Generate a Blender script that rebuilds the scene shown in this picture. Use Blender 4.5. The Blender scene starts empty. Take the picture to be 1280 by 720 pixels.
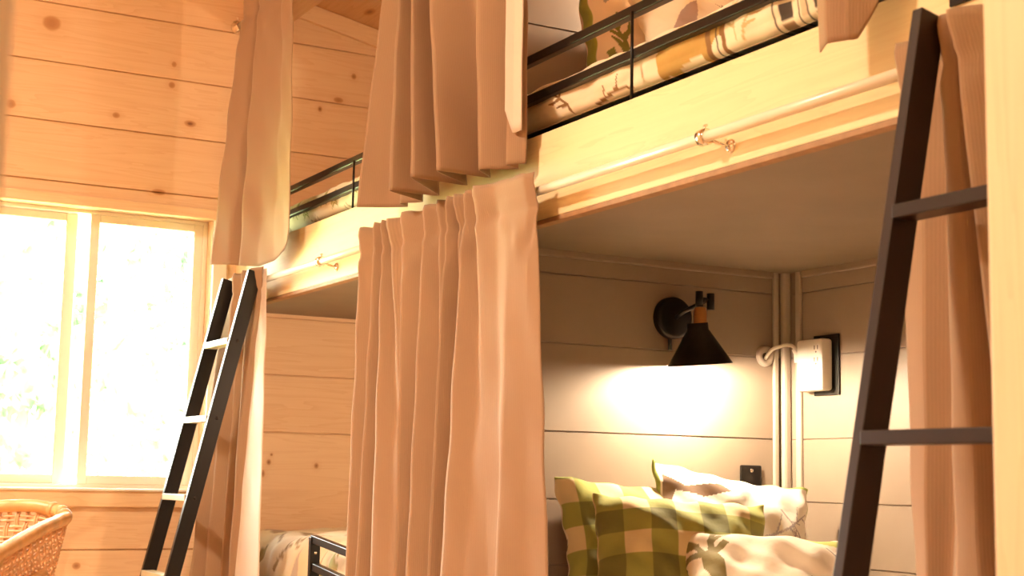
import bpy, bmesh, math, random
import numpy as np
from mathutils import Vector, Matrix, Euler
random.seed(7); rng = np.random.default_rng(7)
S = bpy.context.scene
COL = S.collection
PI = math.pi

# ------------------------------------------------------------------ mesh helpers
class MB:
    """collects geometry; build() links it as ONE mesh object"""
    def __init__(s): s.v = []; s.f = []; s.m = []; s.smooth = []; s.uv = None
    def add(s, v, f, m=0, smooth=False):
        o = len(s.v); s.v += [tuple(p) for p in v]
        for q in f: s.f.append(tuple(i + o for i in q)); s.m.append(m); s.smooth.append(smooth)
        return s
    def box(s, a, b, m=0, bevel=0.0, mat=None):
        lo = [min(a[i], b[i]) for i in range(3)]; hi = [max(a[i], b[i]) for i in range(3)]
        bm = bmesh.new(); bmesh.ops.create_cube(bm, size=1)
        for v in bm.verts:
            v.co = Vector([lo[i] + (v.co[i] + .5) * (hi[i] - lo[i]) for i in range(3)])
        if bevel > 0:
            bmesh.ops.bevel(bm, geom=bm.edges[:], offset=bevel, segments=2, profile=.5, affect='EDGES')
        if mat is not None: bm.transform(mat)
        bm.verts.index_update()
        s.add([v.co[:] for v in bm.verts], [[v.index for v in f.verts] for f in bm.faces], m)
        bm.free(); return s
    def tube(s, pts, r, seg=12, m=0, cap=True, closed=False):
        pts = [Vector(p) for p in pts]; n = len(pts)
        rs = r if isinstance(r, (list, tuple)) else [r] * n
        up = None; rings = []
        for i in range(n):
            if closed: t = pts[(i + 1) % n] - pts[i - 1]
            else: t = pts[min(i + 1, n - 1)] - pts[max(i - 1, 0)]
            t.normalize()
            if up is None:
                up = Vector((0, 0, 1)) if abs(t.z) < .9 else Vector((1, 0, 0))
            a = (up - t * up.dot(t)).normalized(); up = a; b = t.cross(a)
            rings.append([pts[i] + (a * math.cos(2 * PI * k / seg) + b * math.sin(2 * PI * k / seg)) * rs[i] for k in range(seg)])
        v = [p for R in rings for p in R]; f = []
        for i in range(n if closed else n - 1):
            j = (i + 1) % n
            for k in range(seg):
                f.append((i * seg + k, i * seg + (k + 1) % seg, j * seg + (k + 1) % seg, j * seg + k))
        if cap and not closed:
            f.append(tuple(reversed(range(seg)))); f.append(tuple((n - 1) * seg + k for k in range(seg)))
        s.add(v, f, m, True); return s
    def lathe(s, prof, origin, axis=(0, 0, 1), seg=40, m=0):
        """prof: (radius, height) pairs, revolved about axis through origin"""
        ax = Vector(axis).normalized(); q = Vector((0, 0, 1)).rotation_difference(ax); o = Vector(origin)
        v = []; f = []; n = len(prof)
        for r, h in prof:
            for k in range(seg):
                a = 2 * PI * k / seg
                v.append(o + q @ Vector((r * math.cos(a), r * math.sin(a), h)))
        for i in range(n - 1):
            for k in range(seg):
                f.append((i * seg + k, i * seg + (k + 1) % seg, (i + 1) * seg + (k + 1) % seg, (i + 1) * seg + k))
        s.add(v, f, m, True); return s
    def build(s, name, mats, parent=None, loc=None):
        me = bpy.data.meshes.new(name); me.from_pydata(s.v, [], s.f)
        mats = mats if isinstance(mats, (list, tuple)) else [mats]
        for m in mats: me.materials.append(m)
        me.polygons.foreach_set('material_index', s.m)
        me.polygons.foreach_set('use_smooth', s.smooth)
        me.update()
        o = bpy.data.objects.new(name, me); COL.objects.link(o)
        if parent: o.parent = parent
        return o

def tag(o, label=None, cat=None, group=None, kind=None):
    if label: o['label'] = label
    if cat: o['category'] = cat
    if group: o['group'] = group
    if kind: o['kind'] = kind
    return o
def empty(name, label, cat, group=None, loc=(0, 0, 0)):
    o = bpy.data.objects.new(name, None); COL.objects.link(o); o.empty_display_size = .1
    o.location = loc
    return tag(o, label, cat, group)
def struct(o): o['kind'] = 'structure'; return o
def smooth_by_angle(o, deg=40):
    me = o.data
    me.polygons.foreach_set('use_smooth', [True] * len(me.polygons))
    try: me.set_sharp_from_angle(angle=math.radians(deg))
    except Exception: pass
    return o

# ------------------------------------------------------------------ material helpers
def newmat(name):
    m = bpy.data.materials.new(name); m.use_nodes = True
    nt = m.node_tree; return m, nt, nt.nodes['Principled BSDF']
def simple(name, col, rough=.5, metal=0, noise=0.0, scale=30, bump=0.0, coat=0):
    m, nt, p = newmat(name)
    p.inputs['Roughness'].default_value = rough; p.inputs['Metallic'].default_value = metal
    p.inputs['Base Color'].default_value = (*col, 1)
    if coat: p.inputs['Coat Weight'].default_value = coat
    if noise or bump:
        tc = nt.nodes.new('ShaderNodeTexCoord'); n = nt.nodes.new('ShaderNodeTexNoise')
        n.inputs['Scale'].default_value = scale; n.inputs['Detail'].default_value = 4
        nt.links.new(tc.outputs['Object'], n.inputs['Vector'])
        if noise:
            r = nt.nodes.new('ShaderNodeValToRGB')
            r.color_ramp.elements[0].position = .3; r.color_ramp.elements[1].position = .7
            r.color_ramp.elements[0].color = (*[c * (1 - noise) for c in col], 1)
            r.color_ramp.elements[1].color = (*[min(1, c * (1 + noise)) for c in col], 1)
            nt.links.new(n.outputs['Fac'], r.inputs['Fac']); nt.links.new(r.outputs['Color'], p.inputs['Base Color'])
        if bump:
            b = nt.nodes.new('ShaderNodeBump'); b.inputs['Strength'].default_value = bump; b.inputs['Distance'].default_value = .002
            nt.links.new(n.outputs['Fac'], b.inputs['Height']); nt.links.new(b.outputs['Normal'], p.inputs['Normal'])
    return m

class NT:
    def __init__(s, nt): s.nt = nt
    def math(s, op, a, b=None, c=None):
        n = s.nt.nodes.new('ShaderNodeMath'); n.operation = op
        for i, x in enumerate((a, b, c)):
            if x is None: continue
            if isinstance(x, (int, float)): n.inputs[i].default_value = x
            else: s.nt.links.new(x, n.inputs[i])
        return n.outputs[0]
    def mix(s, fac, a, b, mode='MIX'):
        n = s.nt.nodes.new('ShaderNodeMix'); n.data_type = 'RGBA'; n.blend_type = mode
        for i, x in ((0, fac), (6, a), (7, b)):
            if isinstance(x, (int, float)): n.inputs[i].default_value = x
            elif isinstance(x, tuple): n.inputs[i].default_value = (*x, 1)
            else: s.nt.links.new(x, n.inputs[i])
        return n.outputs[2]

def pine(name, long_axis, light=(.80, .58, .36), dark=(.62, .36, .17), board=None, knots=(), knot_rand=0.5, rough=.55, board_axis=2):
    """knotty pine; grain along long_axis (0 x, 1 y, 2 z); board=(pitch, offset) along board_axis shifts tone per board"""
    m, nt, p = newmat(name); T = NT(nt)
    tc = nt.nodes.new('ShaderNodeTexCoord'); sep = nt.nodes.new('ShaderNodeSeparateXYZ')
    nt.links.new(tc.outputs['Object'], sep.inputs[0])
    co = tc.outputs['Object']
    idx = None
    if board:
        idx = T.math('FLOOR', T.math('DIVIDE', T.math('SUBTRACT', sep.outputs[board_axis], board[1]), board[0]))
        cmb = nt.nodes.new('ShaderNodeCombineXYZ')
        sh = T.math('MULTIPLY', idx, 3.71)
        for i in range(3):
            nt.links.new(T.math('ADD', sep.outputs[i], sh) if i == long_axis else sep.outputs[i], cmb.inputs[i])
        co = cmb.outputs[0]
    mp = nt.nodes.new('ShaderNodeMapping'); sc = [9.0, 9.0, 9.0]; sc[long_axis] = .55; mp.inputs['Scale'].default_value = sc
    nt.links.new(co, mp.inputs['Vector'])
    n1 = nt.nodes.new('ShaderNodeTexNoise'); n1.inputs['Scale'].default_value = 2.2; n1.inputs['Detail'].default_value = 3; n1.inputs['Distortion'].default_value = .6
    nt.links.new(mp.outputs[0], n1.inputs['Vector'])
    rings = T.math('FRACT', T.math('MULTIPLY', n1.outputs['Fac'], 7.0))
    rings = T.math('POWER', rings, 2.5)
    mp2 = nt.nodes.new('ShaderNodeMapping'); sc = [160.0] * 3; sc[long_axis] = 3.0; mp2.inputs['Scale'].default_value = sc
    nt.links.new(co, mp2.inputs['Vector'])
    n2 = nt.nodes.new('ShaderNodeTexNoise'); n2.inputs['Scale'].default_value = 1; n2.inputs['Detail'].default_value = 3
    nt.links.new(mp2.outputs[0], n2.inputs['Vector'])
    f = T.math('ADD', T.math('MULTIPLY', rings, .30), T.math('MULTIPLY', T.math('SUBTRACT', n2.outputs['Fac'], .5), .35))
    if idx is not None:
        wn = nt.nodes.new('ShaderNodeTexWhiteNoise'); wn.noise_dimensions = '1D'; nt.links.new(idx, wn.inputs['W'])
        f = T.math('ADD', f, T.math('MULTIPLY', T.math('SUBTRACT', wn.outputs['Value'], .5), .28))
    f = T.math('ADD', f, .08)
    cl = nt.nodes.new('ShaderNodeClamp'); nt.links.new(f, cl.inputs[0])
    col = T.mix(cl.outputs[0], light, dark)
    # explicit knots: (a, b, ra, rb, depth) in the wall's own two axes
    ax = [i for i in range(3)]
    for (i0, a, i1, b, ra, rb, dk) in knots:
        dx = T.math('DIVIDE', T.math('SUBTRACT', sep.outputs[i0], a), ra)
        dz = T.math('DIVIDE', T.math('SUBTRACT', sep.outputs[i1], b), rb)
        d = T.math('SQRT', T.math('ADD', T.math('MULTIPLY', dx, dx), T.math('MULTIPLY', dz, dz)))
        d = T.math('ADD', d, T.math('MULTIPLY', T.math('SUBTRACT', n1.outputs['Fac'], .5), .5))
        mr = nt.nodes.new('ShaderNodeMapRange'); mr.inputs['From Min'].default_value = 1.1; mr.inputs['From Max'].default_value = .75
        nt.links.new(d, mr.inputs['Value'])
        mr2 = nt.nodes.new('ShaderNodeMapRange'); mr2.inputs['From Min'].default_value = .65; mr2.inputs['From Max'].default_value = .3
        nt.links.new(d, mr2.inputs['Value'])
        col = T.mix(T.math('MULTIPLY', mr.outputs[0], .75), col, (.42, .17, .06))
        col = T.mix(T.math('MULTIPLY', mr2.outputs[0], dk), col, (.16, .05, .02))
        halo = nt.nodes.new('ShaderNodeMapRange'); halo.inputs['From Min'].default_value = 2.6; halo.inputs['From Max'].default_value = 1.0
        nt.links.new(d, halo.inputs['Value'])
        col = T.mix(T.math('MULTIPLY', halo.outputs[0], .22), col, (.55, .28, .10))
    nt.links.new(col, p.inputs['Base Color'])
    p.inputs['Roughness'].default_value = rough
    b = nt.nodes.new('ShaderNodeBump'); b.inputs['Strength'].default_value = .15; b.inputs['Distance'].default_value = .001
    nt.links.new(n2.outputs['Fac'], b.inputs['Height']); nt.links.new(b.outputs['Normal'], p.inputs['Normal'])
    return m

def fabric(name, col, rib=.006, rough=.9, trans=.12, var=.10):
    """woven curtain cloth; UV in metres, fine vertical ribs"""
    m, nt, p = newmat(name); T = NT(nt)
    uv = nt.nodes.new('ShaderNodeUVMap'); sep = nt.nodes.new('ShaderNodeSeparateXYZ'); nt.links.new(uv.outputs[0], sep.inputs[0])
    w = T.math('SINE', T.math('MULTIPLY', sep.outputs[0], 2 * PI / rib))
    n = nt.nodes.new('ShaderNodeTexNoise'); n.inputs['Scale'].default_value = 600; nt.links.new(uv.outputs[0], n.inputs['Vector'])
    n2 = nt.nodes.new('ShaderNodeTexNoise'); n2.inputs['Scale'].default_value = 5; nt.links.new(uv.outputs[0], n2.inputs['Vector'])
    f = T.math('ADD', T.math('MULTIPLY', w, .22), T.math('ADD', T.math('MULTIPLY', n.outputs['Fac'], .5), T.math('MULTIPLY', n2.outputs['Fac'], .5)))
    lo = tuple(c * (1 - var) for c in col); hi = tuple(min(1, c * (1 + var)) for c in col)
    c = T.mix(f, lo, hi); nt.links.new(c, p.inputs['Base Color'])
    p.inputs['Roughness'].default_value = rough
    p.inputs['Sheen Weight'].default_value = .25; p.inputs['Sheen Roughness'].default_value = .5
    p.inputs['Sheen Tint'].default_value = (1, .85, .7, 1)
    b = nt.nodes.new('ShaderNodeBump'); b.inputs['Strength'].default_value = .25; b.inputs['Distance'].default_value = .001
    nt.links.new(T.math('ADD', T.math('MULTIPLY', w, .5), n.outputs['Fac']), b.inputs['Height']); nt.links.new(b.outputs['Normal'], p.inputs['Normal'])
    if trans:
        tr = nt.nodes.new('ShaderNodeBsdfTranslucent'); nt.links.new(c, tr.inputs['Color'])
        mx = nt.nodes.new('ShaderNodeMixShader'); mx.inputs[0].default_value = trans
        out = nt.nodes['Material Output']
        nt.links.new(p.outputs[0], mx.inputs[1]); nt.links.new(tr.outputs[0], mx.inputs[2]); nt.links.new(mx.outputs[0], out.inputs[0])
    return m

def printed(name, rough=.85):
    m, nt, p = newmat(name)
    a = nt.nodes.new('ShaderNodeAttribute'); a.attribute_name = 'print'
    tc = nt.nodes.new('ShaderNodeTexCoord')
    n = nt.nodes.new('ShaderNodeTexNoise'); n.inputs['Scale'].default_value = 500; nt.links.new(tc.outputs['Object'], n.inputs['Vector'])
    T = NT(nt)
    c = T.mix(.06, a.outputs['Color'], n.outputs['Color'], 'OVERLAY')
    nt.links.new(c, p.inputs['Base Color']); p.inputs['Roughness'].default_value = rough
    p.inputs['Sheen Weight'].default_value = .1
    n3 = nt.nodes.new('ShaderNodeTexNoise'); n3.inputs['Scale'].default_value = 14; n3.inputs['Detail'].default_value = 3
    nt.links.new(tc.outputs['Object'], n3.inputs['Vector'])
    b = nt.nodes.new('ShaderNodeBump'); b.inputs['Strength'].default_value = .5; b.inputs['Distance'].default_value = .012
    nt.links.new(n3.outputs['Fac'], b.inputs['Height']); nt.links.new(b.outputs['Normal'], p.inputs['Normal'])
    return m

# ------------------------------------------------------------------ key dimensions (metres)
H = .75                       # eye height of the camera
X1, X2 = 1.811, 2.887         # bunk front (fascia) and the side wall behind the bunks
Y2, Y1 = 3.53, 5.60           # grey divider between the two bays, window wall
YN = 1.25                     # near end wall of the bunks
ZU, ZF = 1.39, 1.62           # underside and top of the upper bunk front board
def ceil_z(x): return 3.10 - .2 * x

# ------------------------------------------------------------------ materials
PITCH, OFF = .2275, .463
KN = lambda x, z, rx, rz, d=.8: (0, x, 2, z, rx, rz, d)
wall_knots = [KN(1.60, 2.115, .026, .014, 1), KN(1.31, 2.11, .015, .012, .25), KN(1.52, 2.26, .013, .013, .2), KN(1.525, 2.345, .011, .012, .2),
              KN(1.05, 2.43, .034, .03, .25), KN(.92, 2.10, .02, .018, .3), KN(1.49, 1.83, .028, .012, .4),
              KN(2.14, 2.25, .010, .012, .9), KN(2.285, 2.41, .012, .014, .6), KN(2.22, 2.30, .022, .012, .3), KN(1.255, .405, .017, .014, .5),
              KN(1.98, .80, .010, .012, .9), KN(1.955, .755, .012, .016, .9), KN(2.18, .79, .011, .012, .8), KN(2.345, .62, .011, .022, .4), KN(1.99, .83, .006, .006, .8)]
M_pine_wall = pine('pine_boards', 0, board=(PITCH, OFF), knots=wall_knots)
M_pine_left = pine('pine_boards_side', 1, board=(PITCH, OFF))
M_pine_ceiling = pine('pine_ceiling', 1, light=(.66, .42, .22), dark=(.48, .24, .10), board=(.14, 0), board_axis=0,
                      knots=[(0, 2.28, 1, 5.44, .02, .05, .8), (0, 2.36, 1, 5.36, .012, .02, .5), (0, 2.40, 1, 5.50, .012, .02, .4)])
M_fascia = pine('pale_pine_beam', 1, light=(.86, .70, .43), dark=(.74, .53, .28), rough=.7)
M_trim = pine('pine_trim', 0, light=(.82, .60, .36), dark=(.66, .40, .20))
M_post = pine('pine_post', 2, light=(.86, .70, .45), dark=(.74, .52, .29), knots=[(0, 1.37, 2, .93, .006, .006, .2)])
M_grey = simple('taupe_paint', (.29, .22, .168), .5, noise=.04, scale=9, bump=.1)
M_greytrim = simple('taupe_trim_paint', (.46, .385, .315), .38)
M_deck = simple('bunk_deck_paint', (.225, .165, .115), .6, noise=.07, scale=5)
M_deckedge = simple('bunk_deck_edge', (.36, .20, .10), .7, noise=.15, scale=30)
M_floor = pine('floor_planks', 1, light=(.62, .36, .17), dark=(.42, .20, .08), board=(.12, 0), board_axis=0)
M_vinyl = simple('window_vinyl', (.86, .80, .68), .35)
M_black = simple('black_metal', (.008, .006, .005), .3)
M_brownblack = simple('dark_brown_metal', (.022, .010, .006), .38)
for m_ in (M_black, M_brownblack): m_.node_tree.nodes['Principled BSDF'].inputs['Specular IOR Level'].default_value = .3
M_rung_glare = simple('rung_glare_metal', (.62, .54, .38), .35)  # pale base colour paints window glare onto the far ladder's rungs
M_chrome = simple('bright_metal', (.9, .82, .70), .18, metal=1)
M_rod = simple('cream_painted_rod', (.86, .80, .66), .22)
M_brass = simple('brass', (.80, .42, .17), .28, metal=1)
M_lampblack = simple('lamp_black', (.008, .006, .005), .42)
M_lampblack.node_tree.nodes['Principled BSDF'].inputs['Specular IOR Level'].default_value = .25
M_shadein = simple('shade_lining', (.75, .68, .55), .5)
M_plastic = simple('white_plastic', (.86, .82, .74), .35)
M_slot = simple('socket_slot', (.10, .07, .05), .6)
M_curtain = fabric('curtain_cloth', (.37, .23, .137), rib=.0055, trans=.07)
M_lining = fabric('curtain_lining', (.80, .68, .58), rib=.004, trans=.2, var=.03)
M_print = printed('printed_cotton')
M_rattan = simple('rattan_pole', (.74, .46, .20), .38, noise=.18, scale=25)
M_weave = simple('woven_cane', (.80, .50, .29), .5, noise=.2, scale=60)
M_sheet = simple('sheet_cotton', (.8, .72, .6), .9)

# ------------------------------------------------------------------ room shell
def board_strip(mb, x0, x1, z0, z1, y, axis='x', pitch=PITCH, off=OFF, lines=None, g=.0036, d=.011, sgn=1, m=0):
    """horizontal boards with V grooves; the face looks to -sgn along the wall's normal"""
    if lines is None:
        k = math.floor((z0 - off) / pitch) - 1; lines = []
        while off + k * pitch < z1: lines.append(off + k * pitch); k += 1
    else: g, d = .0026, .0045
    prof = [(z0, 0)]
    for z in lines:
        if z0 + .006 < z < z1 - .006: prof += [(z - g, 0), (z - g * .4, d), (z + g * .4, d), (z + g, 0)]
    prof += [(z1, 0)]
    v = []; f = []
    for (z, dd) in prof:
        for x in (x0, x1):
            v.append((x, y + dd * sgn, z) if axis == 'x' else (y + dd * sgn, x, z))
    for i in range(len(prof) - 1): f.append((2 * i, 2 * i + 1, 2 * i + 3, 2 * i + 2))
    mb.add(v, f, m)

WX0, WX1, WZ0, WZ1 = .15, 1.715, .685, 1.745      # window opening
WT = .14                                           # wall thickness
mb = MB()
XL, XR, ZC = -1.45, 2.96, 3.35
board_strip(mb, XL, XR, 0, WZ0, Y1)
board_strip(mb, XL, XR, WZ1, ZC, Y1)
board_strip(mb, XL, WX0, WZ0, WZ1, Y1)
board_strip(mb, WX1, XR, WZ0, WZ1, Y1)
mb.box((XL, Y1 + .013, 0), (WX0, Y1 + WT, ZC)); mb.box((WX1, Y1 + .013, 0), (XR, Y1 + WT, ZC))
mb.box((WX0, Y1 + .013, 0), (WX1, Y1 + WT, WZ0)); mb.box((WX0, Y1 + .013, WZ1), (WX1, Y1 + WT, ZC))
struct(mb.build('wall_back', M_pine_wall))
mb = MB(); board_strip(mb, -1.6, Y1, 0, ZC + .1, XL, axis='y', sgn=-1); mb.box((XL - .1, -1.6, 0), (XL - .013, Y1 + .1, ZC + .1))
struct(mb.build('wall_left', M_pine_left))
mb = MB(); board_strip(mb, XL, XR, 0, ZC, -1.6, sgn=-1); mb.box((XL, -1.7, 0), (XR, -1.613, ZC))
struct(mb.build('wall_front', M_pine_wall))
# side wall: painted boards inside the bunks
GL = [.10, .31, .52, .70, .885, 1.13, 1.325]
GLU = GL + [1.56, 1.80, 2.03, 2.26]
mb = MB(); board_strip(mb, -1.6, Y1, 0, 2.7, X2, axis='y', lines=GLU); mb.box((X2 + .013, -1.6, 0), (X2 + .1, Y1 + .1, 2.7))
struct(mb.build('wall_right', M_grey))
mb = MB(); mb.box((XL - .1, -1.7, -.08), (XR + .1, Y1 + WT, 0)); struct(mb.build('floor', M_floor))
mb = MB()
v = []
for x in (XL - .1, XR + .1):
    for y in (-1.7, Y1 + WT):
        for dz in (0, .1): v.append((x, y, ceil_z(x) + dz))
mb.add(v, [(0, 4, 6, 2), (1, 3, 7, 5), (0, 1, 5, 4), (2, 6, 7, 3), (0, 2, 3, 1), (4, 5, 7, 6)])
struct(mb.build('ceiling', M_pine_ceiling))
# sloping trim where ceiling meets window wall
mb = MB(); sl = math.atan(-.2)
L = 4.5
mb.box((-L / 2, -.022, -.075), (L / 2, 0, -.002), bevel=.003, mat=Matrix.Translation((.75, Y1, ceil_z(.75))) @ Matrix.Rotation(-sl, 4, 'Y'))
struct(mb.build('trim_1', M_trim))
# divider between bays (both faces boarded)
mb = MB()
DT = .09
board_strip(mb, X1 + .05, X2, 0, 2.52, Y2, lines=GLU)
mb.box((X1 + .05, Y2 + .013, 0), (X2, Y2 + DT - .013, 2.52))
board_strip(mb, X2, X1 + .05, 0, 2.52, Y2 + DT, lines=GLU, sgn=-1)
struct(mb.build('wall_divider', M_grey))
# near end wall with pine face
mb = MB(); mb.box((1.326, YN - .085, 0), (XR, YN, 2.80), bevel=.004)
struct(mb.build('wall_near', M_post))
mb = MB(); mb.box((1.318, YN - .112, 0), (1.40, YN - .085, 2.80), bevel=.003)
# left door-side post near the camera
mb2 = MB(); mb2.box((.045, .86, 0), (.1405, .95, 3.06), bevel=.005)
struct(mb2.build('trim_2', M_post))

# bunk corner trims and cove strips (painted)
def strip(name, a, b, r=.006, mat=None):
    m_ = MB(); m_.box(a, b, bevel=r); return struct(m_.build(name, mat or M_greytrim))
strip('trim_3', (X2 - .058, Y2 - .012, 0), (X2 - .040, Y2, ZU + .008), .004)
strip('trim_4', (X2 - .030, Y2 - .024, 0), (X2, Y2, ZU + .008), .009)
strip('trim_5', (X2 - .012, Y2 - .075, 0), (X2, Y2 - .052, ZU + .008), .004)
strip('trim_6', (X1 + .06, Y2 - .014, ZU - .02), (X2 - .06, Y2, ZU + .008), .005, M_grey)
strip('trim_7', (X2 - .014, YN, ZU - .02), (X2, Y2 - .08, ZU + .008), .005, M_grey)

# ------------------------------------------------------------------ window
win = MB()
yf = Y1 + .075                                     # inner frame plane
def frame_rect(m_, x0, x1, z0, z1, y0, y1, w, wt=None, wb=None, mm=0):
    wt = wt or w; wb = wb or w
    m_.box((x0, y0, z0), (x0 + w, y1, z1), mm, .003); m_.box((x1 - w, y0, z0), (x1, y1, z1), mm, .003)
    m_.box((x0 + w, y0, z1 - wt), (x1 - w, y1, z1), mm, .003); m_.box((x0 + w, y0, z0), (x1 - w, y1, z0 + wb), mm, .003)
frame_rect(win, WX0, WX1, WZ0, WZ1, yf, Y1 + WT, .018, .014, .018)
w1 = struct(win.build('window_1', M_vinyl))
glass, nt, p = newmat('window_glass')
out = nt.nodes['Material Output']; nt.nodes.remove(p)
tr = nt.nodes.new('ShaderNodeBsdfTransparent'); tr.inputs[0].default_value = (.97, .99, .97, 1)
gl = nt.nodes.new('ShaderNodeBsdfGlossy'); gl.inputs['Roughness'].default_value = .02
fr = nt.nodes.new('ShaderNodeFresnel'); fr.inputs['IOR'].default_value = 1.35
mx = nt.nodes.new('ShaderNodeMixShader'); nt.links.new(fr.outputs[0], mx.inputs[0])
nt.links.new(tr.outputs[0], mx.inputs[1]); nt.links.new(gl.outputs[0], mx.inputs[2]); nt.links.new(mx.outputs[0], out.inputs[0])
for k, (x0, x1, y0) in enumerate(((1.255, WX1 - .018, yf + .004), (WX0 + .018, 1.215, yf + .036))):
    sm = MB(); frame_rect(sm, x0, x1, WZ0 + .018, WZ1 - .014, y0, y0 + .026, .045 if k else .036, .030, .034)
    so = struct(sm.build('sash', M_vinyl, w1))
    pm = MB(); pm.box((x0 + .03, y0 + .010, WZ0 + .045), (x1 - .03, y0 + .014, WZ1 - .04)); struct(pm.build('pane', glass, so))
# pine jamb lining, casing, stool and apron
def struct_box(name, a, b, mat, bev=.004):
    m_ = MB(); m_.box(a, b, bevel=bev); return struct(m_.build(name, mat))
struct_box('trim_8', (WX0 - .06, Y1 - .028, WZ1 - .006), (WX1 + .06, Y1 + .001, WZ1 + .036), M_trim, .006)
cas = MB(); cas.box((WX1 - .002, Y1 - .02, WZ0 - .06), (WX1 + .055, Y1 + .001, WZ1 + .005), bevel=.004)
struct(cas.build('trim_9', M_vinyl))
struct_box('trim_10', (WX0, Y1 - .02, WZ0 - .065), (WX1 + .055, Y1 + .001, WZ0 - .002), M_trim, .004)
st = MB(); st.box((WX0 - .02, Y1 - .03, WZ0 - .006), (WX1 + .06, yf, WZ0 + .004), bevel=.003)
struct(st.build('trim_11', M_vinyl))

# ------------------------------------------------------------------ upper bunk platforms (one per bay)
def beam_y(name, x0, x1, y0, y1, z0, z1, mat, parent=None, bev=.003):
    m_ = MB(); m_.box((x0, y0, z0), (x1, y1, z1), bevel=bev); return m_.build(name, mat, parent)
FY = [(YN, Y2 + .045), (Y2 + .045, Y1)]
for k, (lab, y0, y1) in enumerate((('upper bunk platform with pale pine front board above the grey reading-lamp nook', YN, Y2 + .045),
                    ('upper bunk platform with pale pine front board beside the window wall', Y2 + .045, Y1))):
    r = empty('bunk_platform', lab, 'bunk bed', None, (X1 + .5, (y0 + y1) / 2, ZU)); inv = Matrix.Translation(-Vector(r.location))
    a = beam_y('front_board', X1, X1 + .038, y0, y1, ZU + .008, ZF, M_fascia, r)
    e = beam_y('deck', X1 + .002, X2 - .002, y0 if k == 0 else Y2 + DT, Y2 if k == 0 else y1, ZU, ZU + .02, M_deck, r, .002)
    e2 = beam_y('edge_strip', X1 + .0005, X1 + .03, y0, y1, ZU - .004, ZU + .0075, M_deckedge, r, .002)
    e3 = beam_y('gap_shade_slab', X1 + .06, X2 - .03, y0 + .03, (Y2 - .01) if k == 0 else y1 - .02, ZF - .03, ZF + .025, M_black, r, .002) if k == 0 else beam_y('gap_shade_slab', X1 + .06, X2 - .03, Y2 + DT + .01, y1 - .02, ZF - .03, ZF + .025, M_black, r, .002)  # black slab added as the shadow gap between mattress and front board
    for o in (a, e, e2, e3): o.matrix_parent_inverse = Matrix.Translation(-Vector(r.location))
# ceiling header above the top bunks
struct_box('trim_12', (X1 - .01, YN, 2.505), (X1 + .10, Y1, 2.77), M_pine_ceiling, .004)

# ------------------------------------------------------------------ curtain rods
def off(o, r): o.matrix_parent_inverse = Matrix.Translation(-Vector(r.location)); return o
XRD, ZR = 1.765, 1.456
def rod(label, x, z, y0, y1, brackets, cat='curtain rod', r=.0115):
    t = empty('curtain_rod', label, cat, None, (x, (y0 + y1) / 2, z))
    m_ = MB(); m_.tube([(x, y0, z), (x, y1, z)], r, 20); off(m_.build('pole', M_rod, t), t)
    for yb in brackets:
        b = MB()
        b.lathe([(r + .0005, -.011), (r + .006, -.010), (r + .006, .010), (r + .0005, .011)], (x, yb, z), (0, 1, 0), 24)
        b.tube([(x, yb - .004, z + r), (x - .002, yb - .004, z + r + .012), (x + .004, yb - .004, z + r + .014)], .003, 8)   # clamp screw
        b.tube([(x + r, yb, z - .002), (x + .022, yb - .012, z - .010), (X1 - .003, yb - .03, z - .018)], .004, 8)
        b.lathe([(0, .004), (.013, .004), (.015, 0)], (X1 - .001, yb - .03, z - .018), (-1, 0, 0), 20)
        b.lathe([(0, .005), (.004, .005), (.004, 0)], (X1 - .003, yb - .03, z - .026), (-1, 0, 0), 10)
        off(b.build('bracket', M_chrome, t), t)
    return t
rod('cream lower curtain rod fixed along the pine board above the reading-lamp nook', XRD, ZR, YN + .02, 3.60, [2.42, 1.5])
rod('cream lower curtain rod fixed along the pine board beside the far ladder', XRD, ZR, 3.61, Y1 - .02, [4.56, 5.4])
for o in [o for o in bpy.data.objects if o.name.startswith('bracket')]: pass
ZRU = 2.535
t = empty('curtain_rod', 'upper curtain rod of the top bunks, ending on the pine window wall', 'curtain rod', None, (1.775, 3.4, ZRU))
m_ = MB(); m_.tube([(1.775, YN + .02, ZRU), (1.775, Y1 - .01, ZRU)], .0115, 20); off(m_.build('pole', M_rod, t), t)
b = MB(); b.lathe([(.0, 0), (.028, 0), (.028, .006), (.017, .010), (.017, .035), (.013, .035)], (1.775, Y1 - .001, ZRU), (0, -1, 0), 24)
b.tube([(1.775, Y1 - .02, ZRU + .017), (1.762, Y1 - .025, ZRU + .035)], .003, 8)
off(b.build('bracket', M_chrome, t), t)

# ------------------------------------------------------------------ curtains
def catmull(P, n):
    P = np.array(P, float); P = np.vstack([2 * P[0] - P[1], P, 2 * P[-1] - P[-2]]); outp = []
    for i in range(1, len(P) - 2):
        p0, p1, p2, p3 = P[i - 1:i + 3]
        for k in range(n):
            t = k / n
            outp.append(.5 * ((2 * p1) + (-p0 + p2) * t * .9 + (2 * p0 - 5 * p1 + 4 * p2 - p3) * t * t + (-p0 + 3 * p1 - 3 * p2 + p3) * t ** 3))
    outp.append(P[-2]); return np.array(outp)
def pleat(P, n, k=.65):
    P = np.array(P, float); sm = catmull(P, n); t = np.linspace(0, len(P) - 1, len(sm))
    li = np.stack([np.interp(t, np.arange(len(P)), P[:, c]) for c in range(P.shape[1])], -1)
    return sm * (1 - k) + li * k

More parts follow.
